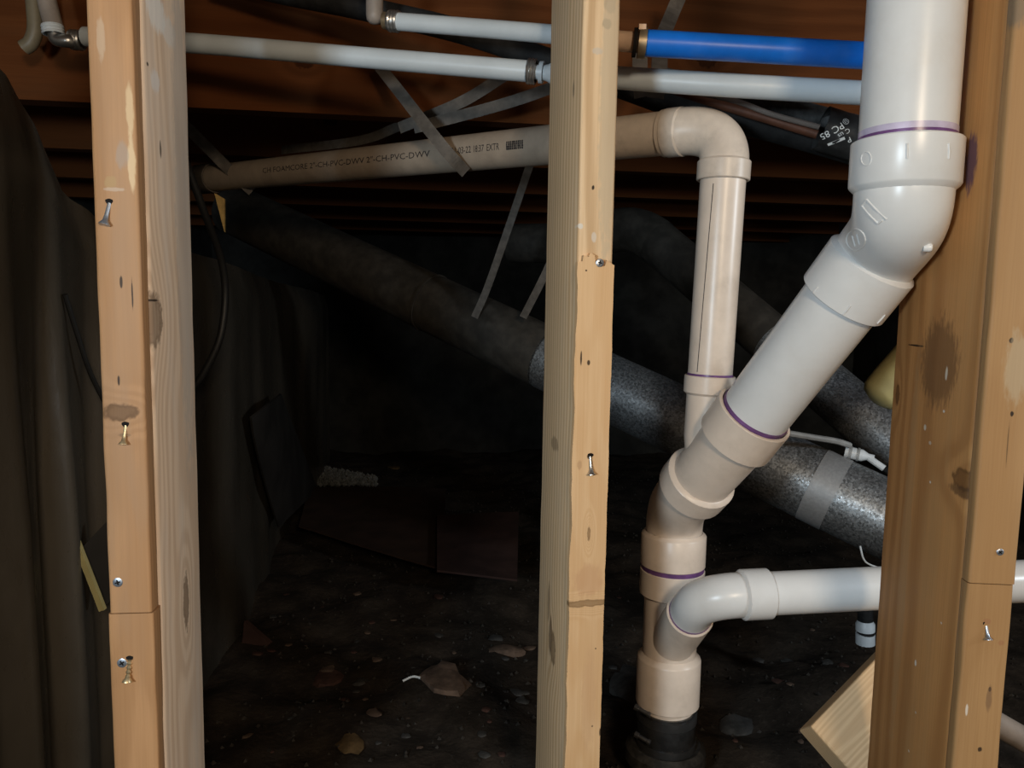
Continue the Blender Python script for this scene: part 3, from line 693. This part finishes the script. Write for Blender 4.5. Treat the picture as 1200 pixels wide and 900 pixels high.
u0 = P(462, 25, 1.06)
WU = empty('water_pipe', u0, 0, 'water pipe above it that turns from white to blue', 'water pipe', 'water pipes under the joists')
ul = spline([u0, P(550, 32, 1.03), P(645, 40, .98), P(690, 44, .95)], 10)
tube('pipe', ul, 0.0112, 'pex', WU, 24)
d_ = (ul[1] - ul[0]).normalized()
crimp(u0 - d_ * 0.000, d_, 0.0112, WU, L=0.014); 
v, f = sweep([(u0 - d_ * .016, .004), (u0 - d_ * .015, .0108), (u0 + d_ * .004, .0108)], 20); mesh('end_plug', v, f, 'darkbrass', WU)
bl = spline([P(748, 50, .885), P(870, 57, .875), P(1010, 65, .87), P(1120, 72, .87)], 10)
tube('blue_pipe', bl, 0.0140, 'pexblue', WU, 28)['label'] = 'blue section of pipe'
d2 = (bl[1] - bl[0]).normalized()
tube('copper_stub', [P(690, 45, .91), P(752, 50.2, .885)], 0.0108, 'copper', WU, 24)
band(P(752.5, 50.5, .8845), d2, 0.0142, 0.0085, 'darkbrass', WU, 'crimp_ring', 0.0022)
band(P(744, 50, .886), d2, 0.0125, 0.004, 'dark', WU, 'crimp_ring', 0.0028)
tg = P(753, 34.5, .872); v, f = boxpts(tg + Vector((-.004, 0, 0)), (.008, 0, 0), (0, .006, 0), (0, 0, .006)); mesh('crimp_tab', v, f, 'copper', WU, smooth=0)

# stubs at the top edge
t0 = P(439, -30, 1.08); t1 = P(439, 18, 1.08)
o = mesh('capped_tube', *sweep([(t0, .0115), (t1, .0115), (t1 + Vector((0, 0, -.006)), .0105), (t1 + Vector((0, 0, -.010)), .007), (t1 + Vector((0, 0, -.0115)), .002)], 24), 'pinkpipe')
tag(o, 'short grey tube hanging at the top edge with a rounded end', 'pipe')
EL = empty('white_elbow_pipe', P(60, 40, 1.12), 0, 'white pipe coming down at the top left corner to a fitting', 'pipe')
tube('pipe', spline([P(50, -25, 1.12), P(56, 5, 1.12), P(63, 32, 1.12)], 8), .0125, 'pinkpipe', EL, 20)
crimp(P(62, 35, 1.12), (0.1, 0, -1), .0118, EL, 'collar', 'whiteplastic', 0.012)
tube('fitting', spline([P(63, 36, 1.12), P(66, 46, 1.12), P(80, 48, 1.12), P(88, 47, 1.13)], 6), .009, 'crimp', EL, 16)
o = tube('yellowed_tube', spline([P(36, -25, 1.16), P(40, 10, 1.16), P(41, 35, 1.16), P(36, 50, 1.16), P(28, 56, 1.16)], 8), .0105, 'yellowpipe', None, 18)
tag(o, 'yellowed tube curving down at the top left corner', 'tube')

# ------------------------------------------------------------------ straps
def strap(pts, wpx, label, mat='strap'):
    """pts = (px, py, Y): thin flat metal band facing the room"""
    path = spline([P(*q) for q in pts], 8); hw = wpx / 2 / FPX * pts[0][2]; vs, fs = [], []
    for i, p in enumerate(path):
        d = (path[min(i + 1, len(path) - 1)] - path[max(i - 1, 0)]).normalized()
        s = d.cross(Vector((0, 1, 0.0))).normalized(); nn = s.cross(d).normalized() * 0.0007
        vs += [p - s * hw - nn, p + s * hw - nn, p + s * hw + nn, p - s * hw + nn]
    n = len(path)
    for i in range(n - 1):
        for k in range(4): fs.append((i * 4 + k, i * 4 + (k + 1) % 4, i * 4 + 4 + (k + 1) % 4, i * 4 + 4 + k))
    fs += [(3, 2, 1, 0), tuple(range((n - 1) * 4, n * 4))]
    return tag(mesh('hanger_strap', vs, fs, mat, smooth=0), label, 'strap', 'metal hanger straps')
strap([(440, 72, 1.235), (470, 110, 1.20), (505, 155, 1.165), (530, 185, 1.165), (546, 202, 1.185)], 13, 'metal strap slanting down across the sloping vent pipe print')
strap([(592, 88, 1.24), (540, 120, 1.25), (468, 150, 1.28)], 13, 'upper of two metal straps fanning up towards the middle stud')
strap([(660, 98, 1.225), (590, 122, 1.232), (485, 150, 1.25)], 13, 'lower of two metal straps fanning up towards the middle stud')
strap([(468, 148, 1.33), (420, 165, 1.40), (330, 176, 1.55)], 11, 'faint metal strap lying above the sloping vent pipe')
strap([(215, 145, 1.54), (250, 180, 1.585), (275, 205, 1.59), (296, 224, 1.60)], 13, 'dark metal strap over the far left end of the vent pipe')
strap([(622, 190, 1.60), (600, 255, 1.66), (572, 335, 1.70), (556, 372, 1.715)], 9, 'long thin strap hanging from the joists to the round duct')
strap([(655, 285, 1.58), (637, 325, 1.60), (613, 372, 1.64)], 9, 'short strap end just left of the middle stud, reaching the duct')
strap([(803, -20, 1.20), (786, 20, 1.20), (775, 50, 1.10), (772, 90, 1.02), (768, 115, 1.02)], 16, 'metal strap behind the blue pipe, running up out of view')
strap([(750, 55, 1.02), (750, 90, 1.01), (752, 114, 1.02)], 17, 'short upright strap beside the middle stud behind the water pipes')

# ------------------------------------------------------------------ insulated lines
o = tube('insulated_tube', spline([P(250, -28, 1.19), P(330, -9, 1.18), P(430, 11, 1.17), P(540, 37, 1.15), P(640, 70, 1.13), P(720, 98, 1.11), P(800, 126, 1.09), P(900, 150, 1.06), P(1000, 178, 1.03), P(1100, 210, 1.02)], 8), 0.0165, 'foam', None, 20)
tag(o, 'long black foam covered tube snaking under the joist behind the water pipes', 'insulated pipe')
o = tube('insulated_tube', spline([P(780, 90, 1.16), P(860, 111, 1.11), P(925, 126, 1.05), P(965, 137, 1.02), P(1020, 151, .995), P(1080, 168, .985)], 8), 0.0125, 'dustyfoam', None, 20)
tag(o, 'dusty grey-black foam tube above the other one, entering the printed label', 'insulated pipe')
o = tube('thin_cable', spline([P(790, 103, 1.01), P(860, 118, 1.0), P(905, 134, .99), P(960, 149, .98)], 8), 0.0035, 'greycable', None, 10)
tag(o, 'thin grey cable between the two black foam tubes', 'cable')
o = tube('copper_line', spline([P(775, 100, 1.055), P(840, 121, 1.035), P(900, 139, 1.015), P(958, 157, .995)], 8), 0.0065, 'copper', None, 14)
tag(o, 'dull copper line running between the black foam tubes', 'pipe')
o.data.materials[0] = plain('dark_copper', (0.14, 0.055, 0.030), 0.6, 0.4, 0.2, 0.2)
LB = empty('printed_label', P(985, 160, .985), 0, 'black label with white lettering wrapped round the foam tubes', 'label')
la, lb = P(962, 150, .990), P(1012, 166, .985); ld = (lb - la).normalized(); RL = 0.027
prof('label_wrap', la, lb, [(0, RL - .001), (0, RL), ((lb - la).length, RL * .97), ((lb - la).length, RL - .002)], 'blacktape', LB, 30)
def label_text(body, size, cx, cy, ang, mat='whiteink', sx=1.0):
    vs, fs = text_mesh(body, size)
    mx = (max(v.x for v in vs) + min(v.x for v in vs)) / 2; my = (max(v.y for v in vs) + min(v.y for v in vs)) / 2
    c = surf(la, lb, cx, cy, RL)
    if not c: return
    p0, nn, _ = c; px_ = Vector((1, 0, 0)); px_ = (px_ - nn * px_.dot(nn)).normalized(); py_ = nn.cross(px_)
    ca, sa = math.cos(ang), math.sin(ang); out = []
    for v in vs:
        x, y = (v.x - mx) * sx, v.y - my; q = p0 + px_ * (x * ca - y * sa) + py_ * (x * sa + y * ca)
        w = q - la; w = w - ld * w.dot(ld); out.append(q + w.normalized() * (RL + 0.0006 - w.length))
    mesh('lettering', out, fs, mat, LB, smooth=0)
AN = math.radians(180 + 34)
label_text('PC 85', 0.0120, 975, 154, AN)
label_text('\u24ca', 0.009, 991, 142.5, AN)
label_text('\u25ac', 0.012, 980, 166, AN, sx=1.7)
label_text('C us', 0.0080, 989, 156, AN)
label_text('P', 0.009, 995, 164, AN)

# ------------------------------------------------------------------ ducts
D0, D1 = P(300, 258, 2.17), P(1110, 642, 1.30); ddu = (D1 - D0).normalized(); DR = 0.070
DU = empty('round_duct', D1, 0, 'large round galvanised duct sloping down to the right across the crawl space', 'duct', 'round metal ducts')
def axis_at(a, b, px):
    lo, hi = 0.0, 1.0
    for _ in range(40):
        m = (lo + hi) / 2
        if proj(a.lerp(b, m))[0] < px: lo = m
        else: hi = m
    return a.lerp(b, lo)
sA, sB = axis_at(D0, D1, 505), axis_at(D0, D1, 975)
for a, b, mt in ((D0, sA, 'duct_shaded'), (sA, axis_at(D0, D1, 640), 'duct_shaded'), (axis_at(D0, D1, 640), sB, 'duct'), (sB, D1, 'duct')): tube('duct_section', [a, b + ddu * 0.004], DR, mt, DU, 64, (False, False))
band(sA, ddu, DR, 0.006, 'duct_shaded', DU, 'seam_bead', 0.0025)
tp = axis_at(D0, D1, 966); band(tp, ddu, DR, 0.046, 'ducttape', DU, 'tape_band', 0.0012)
prof('duct_elbow', D0 - ddu * 0.10, D0, [(0, DR * 1.0), (0.1, DR)], 'duct_shaded', DU, 40, (True, False))
E0, E1 = P(770, 283, 1.93), P(1075, 545, 1.46); R_2 = 0.054
D2 = empty('round_duct', E1, 0, 'smaller round duct behind, passing under the pale wooden wedge', 'duct', 'round metal ducts')
eM = axis_at(E0, E1, 905)
for a, b, mt in ((E0, eM, 'duct_shaded'), (eM, E1, 'duct')): tube('duct_section', [a, b], R_2, mt, D2, 48, (False, False))
dE = (E1 - E0).normalized()
el2 = bez(E0 + dE * .005, E0 - dE * 0.12, P(690, 285, 2.10), 12)
tube('duct_elbow', el2, R_2 * 1.03, 'duct_shaded', D2, 40, (False, True))
tube('duct_section', [P(690, 285, 2.10), P(600, 285, 2.2)], R_2 * 1.0, 'duct_shaded', D2, 40)

# ------------------------------------------------------------------ things around the ducts
o = mesh('wooden_wedge', *sweep([(P(1025, 470, 1.22), .012), (P(1028, 467, 1.22), .026), (P(1032, 463, 1.22), .031), (P(1045, 450, 1.22), .034), (P(1080, 415, 1.22), .038)], 28), 'offcut_yellow')
tag(o, 'pale yellow rounded wooden wedge sticking out behind the rightmost stud', 'wood block')
WF = empty('white_fitting', P(1000, 530, 1.40), 0, 'small white plastic fitting with two rings lodged between the ducts', 'fitting')
a, b = P(990, 529, 1.40), P(1016, 535, 1.385)
prof('body', a, b, [(0, .004), (0, .011), (0.03, .011), (0.04, .006), (0.05, .006)], 'whiteplastic', WF, 20, (True, True))
for t in (0.25, 0.6): band(a.lerp(b, t), b - a, .011, .004, 'greyplastic', WF, 'ring', .0015)
tube('tail', [b, P(1036, 549, 1.37)], .006, 'whiteplastic', WF, 10)
o = tube('plastic_strip', spline([P(925, 508, 1.36), P(955, 513, 1.36), P(980, 517, 1.37), P(996, 522, 1.38)], 6), .0055, 'greyplastic', None, 8)
tag(o, 'grey-white plastic strip lying along the top of the big duct', 'strip')
BT = empty('white_bottle_fitting', PZ(1013, 757, 0.02), 0, 'small white fitting with a black band standing behind the branch pipe', 'fitting')
a = P(1014, 754, 1.30); b = P(1014, 722, 1.30)
prof('body', a, b, [(0, .003), (0, .0155), (0.0, .016), (0.018, .016), (0.018, .013), (0.024, .013), (0.024, .016), (0.036, .016), (0.046, .010), (0.05, .010)], 'whiteplastic', BT, 24, (True, True))
band(a + Vector((0, 0, .021)), (0, 0, 1), .0135, .006, 'rubber', BT, 'black_band', .001)
prof('black_neck', P(1014, 727, 1.30), P(1014, 640, 1.30), [(0, .009), (0, .013), (.03, .013), (.03, .018), (.09, .018), (.09, .01)], 'rubber', BT, 20, (True, True))
o = tube('thin_wire', spline([P(1008, 640, 1.27), P(1012, 655, 1.27), P(1020, 662, 1.27), P(1040, 668, 1.27)], 6), .0016, 'whiteplastic', None, 8)
tag(o, 'thin pale wire above the branch pipe by the rightmost stud', 'wire')
tag(tube('side_pipe', [P(1150, 838, .98), P(1185, 858, .98), P(1260, 900, .98)], .0165, 'pinkpipe', None, 20), 'dull pinkish pipe low at the right edge beyond the rightmost stud', 'pipe')

# wood offcut leaning behind the right stud
oc = P(950, 851, 0.90); uu = (P(1030, 768, 0.960) - oc).normalized()
vv = P(1000, 900, 0.875) - oc; vv = (vv - uu * vv.dot(uu)).normalized(); ww = uu.cross(vv); ww = ww if ww.y > 0 else -ww
offw = wood('offcut_wood', (0.72, 0.50, 0.28), (0.52, 0.32, 0.16), (0.62, 0.44, 0.26), (0.04, -0.03), 0.0035, [], [], axis='z', seed=12, ringamt=0.5, blotch=0.3)
OC = bpy.data.meshes.new('wood_offcut')
vs, fs = boxpts((0, 0, 0), (0.09, 0, 0), (0, 0.038, 0), (0, 0, 0.30))
OC.from_pydata(vs, [], fs); OC.materials.append(offw)
o = bpy.data.objects.new('wood_offcut', OC); COL.objects.link(o)
mw = Matrix((vv, ww, uu)).transposed().to_4x4(); mw.translation = oc; o.matrix_world = mw
bevel(o, 0.0025); tag(o, 'pale plank offcut leaning behind the foot of the rightmost stud', 'plank')

# ------------------------------------------------------------------ left side bits
o = tube('black_cable', spline([P(218, 190, 1.14), P(238, 245, 1.17), P(258, 300, 1.22), P(264, 345, 1.24), P(258, 395, 1.23), P(240, 435, 1.20), P(222, 460, 1.17)], 8), .0058, 'cable', None, 12)
tag(o, 'black cable looping down beside the leftmost stud', 'cable')
o = tube('thin_rod', spline([P(76, 345, .86), P(90, 390, .88), P(105, 435, .90), P(122, 470, .92)], 6), .0028, 'cable', None, 8)
tag(o, 'thin dark rod slanting against the draped wall left of the stud', 'rod')
a, b = P(88, 636, .86), P(119, 716, .86)
s_ = (b - a).normalized().cross(Vector((0, 1, 0))).normalized() * 0.0065
v, f = boxpts(a - s_ / 2, b - a, s_, Vector((0, .006, 0)))
tag(mesh('wooden_lath', v, f, 'offcut_yellow', smooth=0), 'thin yellowish lath peeking out left of the leftmost stud', 'wood strip')
v, f = boxpts(P(96, 642, .885), P(122, 712, .885) - P(96, 642, .885), P(126, 610, .89) - P(96, 642, .885), Vector((0, .008, 0)))
tag(mesh('board_scrap', v, f, 'board', smooth=0), 'dark board scrap behind the lath left of the leftmost stud', 'board')
pts = [P(251, 226, 1.66), P(263, 233, 1.66), P(263, 272, 1.66)]
v = pts + [p + Vector((0, .006, 0)) for p in pts]
tag(mesh('wood_splinter', v, [(0, 1, 2), (5, 4, 3), (0, 3, 4, 1), (1, 4, 5, 2), (2, 5, 3, 0)], 'splinter', smooth=0), 'bright yellow wood splinter hanging under the vent pipe end', 'splinter')

# bent board against the wall and sheets on the ground
def sheetobj(name, grid, thick, mat, label, cat):
    """grid of world points, given thickness along +Y/-Z"""
    nr, nc = len(grid), len(grid[0]); vs = [Vector(p) for r in grid for p in r]; N = len(vs)
    nn = (vs[1] - vs[0]).cross(vs[nc] - vs[0]).normalized() * thick
    vs += [p + nn for p in vs]; fs = []
    for i in range(nr - 1):
        for j in range(nc - 1):
            a = i * nc + j; fs.append((a, a + nc, a + nc + 1, a + 1)); fs.append((N + a, N + a + 1, N + a + nc + 1, N + a + nc))
    rim = [j for j in range(nc)] + [i * nc + nc - 1 for i in range(1, nr)] + [(nr - 1) * nc + j for j in range(nc - 2, -1, -1)] + [i * nc for i in range(nr - 2, 0, -1)]
    for k in range(len(rim)): a, b = rim[k], rim[(k + 1) % len(rim)]; fs.append((a, b, N + b, N + a))
    return tag(mesh(name, vs, fs, mat, smooth=40), label, cat)
grid = []
for i in range(9):
    t = i / 8; row = []
    L_ = (295 + 32 * t ** 1.3, 490 + 128 * t); R__ = (330 + 42 * t ** 1.1, 462 + 112 * t - 18 * t * (1 - t))
    for j in range(7):
        s = j / 6; px = L_[0] + (R__[0] - L_[0]) * s; Yw = 0.395 / ((600 - px) / 900 - 0.118); row.append(P(px, L_[1] + (R__[1] - L_[1]) * s, min(2.62, Yw * (0.90 - 0.04 * math.sin(s * 3.1)))))
    grid.append(row)
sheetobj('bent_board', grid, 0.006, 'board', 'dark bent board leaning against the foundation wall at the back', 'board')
def ground_sheet(name, c, z, mat, label, cat, sag=0.02):
    q = [PZ(px, py, z) for px, py in c]; g = []
    for i in range(7):
        t = i / 6; row = []
        for j in range(9):
            s = j / 8; p = (q[0].lerp(q[1], s)).lerp(q[3].lerp(q[2], s), t)
            row.append(p + Vector((0, 0, sag * mnoise.noise(p * 2.5))))
        g.append(row)
    return sheetobj(name, g, 0.005, mat, label, cat)
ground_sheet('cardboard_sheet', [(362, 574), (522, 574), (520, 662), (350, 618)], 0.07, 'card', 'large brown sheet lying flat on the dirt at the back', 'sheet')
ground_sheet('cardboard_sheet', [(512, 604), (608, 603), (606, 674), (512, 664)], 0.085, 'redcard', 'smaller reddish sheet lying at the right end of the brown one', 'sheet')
pts = [P(286, 728, 1.50), P(316, 754, 1.50), P(298, 775, 1.50), P(280, 795, 1.50)]
v = pts + [p + Vector((0.004, .008, 0)) for p in pts]
tag(mesh('board_scrap', v, [(3, 2, 1, 0), (4, 5, 6, 7), (0, 1, 5, 4), (1, 2, 6, 5), (2, 3, 7, 6), (3, 0, 4, 7)], 'redcard', smooth=0), 'pointed reddish board scrap at the foot of the draped wall', 'board')

# ------------------------------------------------------------------ stones
def stone_mesh(seed, sx, sy, sz, ang=0.6):
    rr = random.Random(seed); vs, fs = [], []; n, m = 12, 6
    off = Vector((seed * 1.7, seed * .9, 3))
    for i in range(m + 1):
        ph = -math.pi / 2 + math.pi * i / m
        for k in range(n):
            a = 2 * math.pi * k / n; d = Vector((math.cos(ph) * math.cos(a), math.cos(ph) * math.sin(a), math.sin(ph)))
            r = 1 + 0.45 * mnoise.noise(d * 1.3 + off) + 0.12 * mnoise.noise(d * 4 + off)
            z = max(-0.5, min(0.72, d.z * r)); vs.append((d.x * r * sx, d.y * r * sy, z * sz))
    for i in range(m):
        for k in range(n): fs.append((i * n + k, i * n + (k + 1) % n, (i + 1) * n + (k + 1) % n, (i + 1) * n + k))
    return vs, fs
def stone(px, py, wpx, hpx, mat, label, seed, group=None, rz=None):
    p = PZ(px, py, 0.0); p.z = gz(p.x, p.y); s = p.y / FPX
    sx = wpx / 2 * s; sy = hpx / 2 * s / 0.5; sz = sx * 0.35
    vs, fs = stone_mesh(seed, sx, sy, sz)
    a = rz if rz is not None else seed * 1.3
    vs = [(p.x + x * math.cos(a) - y * math.sin(a), p.y + x * math.sin(a) + y * math.cos(a), p.z + z) for x, y, z in vs]
    return tag(mesh('stone', vs, fs, mat, smooth=30), label, 'stone', group)
stone(521, 806, 52, 42, 'stone', 'biggest brown angular stone on the dirt left of the middle stud', 3, rz=0.5)
stone(411, 876, 34, 30, 'stoneyellow', 'ochre stone near the bottom edge beside the leftmost stud', 5)
stone(384, 791, 34, 20, 'stonered', 'small reddish stone on the dirt between brown and ochre stones', 7)
stone(745, 802, 62, 46, 'stonegrey', 'flat grey stone slab between middle stud and drain stack', 9, rz=.2)
stone(592, 757, 52, 14, 'stone', 'long flat stone just left of the middle stud', 11, rz=0.1)
stone(862, 850, 40, 26, 'stonegrey', 'grey stone on the dirt right of the rubber coupling', 14)
stone(461, 548, 12, 10, 'stoneyellow', 'tiny ochre pebble far back beyond the brown sheet', 15)
rr = random.Random(11); cnt = 0
for i in range(90):
    px, py = rr.uniform(290, 1010), rr.uniform(690, 895)
    if 620 < px < 715 or (735 < px < 825 and py > 780): continue
    if 485 < px < 560 and 770 < py < 840: continue
    w = rr.choice([6, 7, 8, 10, 13, 18])
    stone(px, py, w, w * rr.uniform(.4, .7), rr.choice(['stone', 'stonegrey', 'stonegrey', 'stonered']), 'small dusty stone half sunk in the dirt floor', 20 + i, 'small stones on the dirt floor')
# loose grit, uncountable
vs, fs = [], []
for i in range(2600):
    Y = rr.uniform(0.9, 3.2); x = rr.uniform(wallx(Y) + .05, 1.2); r = rr.uniform(.0015, .005); z = gz(x, Y) + r * .3; n = len(vs)
    a = rr.uniform(0, 6)
    for k in range(4): vs.append((x + r * math.cos(a + k * 1.57) * rr.uniform(.6, 1.3), Y + r * math.sin(a + k * 1.57), z))
    vs.append((x, Y, z + r)); vs.append((x, Y, z - r))
    for k in range(4): fs.append((n + k, n + (k + 1) % 4, n + 4)); fs.append((n + (k + 1) % 4, n + k, n + 5))
tag(mesh('grit', vs, fs, 'darkgrit', smooth=0, center=False), 'fine loose grit strewn over the dirt floor', 'grit', kind='stuff')
# rubble heap behind the sheets
vs, fs = [], []
for i in range(700):
    px = rr.uniform(368, 440); py = rr.uniform(545 + (px - 368) * .2, 568); p = PZ(px, py, 0.03); r = rr.uniform(.004, .014); n = len(vs); a = rr.uniform(0, 6)
    for k in range(4): vs.append((p.x + r * math.cos(a + k * 1.57) * rr.uniform(.6, 1.3), p.y + r * math.sin(a + k * 1.57), p.z))
    vs.append((p.x, p.y, p.z + r)); vs.append((p.x, p.y, p.z - r))
    for k in range(4): fs.append((n + k, n + (k + 1) % 4, n + 4)); fs.append((n + (k + 1) % 4, n + k, n + 5))
M['palegrit'] = plain('pale_rubble', (0.13, 0.13, 0.12), 0.9, 0.2, var=0.4, scale=60)
tag(mesh('rubble', vs, fs, 'palegrit', smooth=0, center=False), 'patch of pale rubble beside the bent board', 'rubble', kind='stuff')
st = PZ(472, 798, 0.01); en = PZ(495, 795, 0.015)
tag(tube('white_stick', spline([st, (st + en) / 2 + Vector((0, .004, .004)), en], 6), .0022, 'whiteplastic', None, 8), 'thin white stick on the dirt beside the biggest brown stone', 'stick')
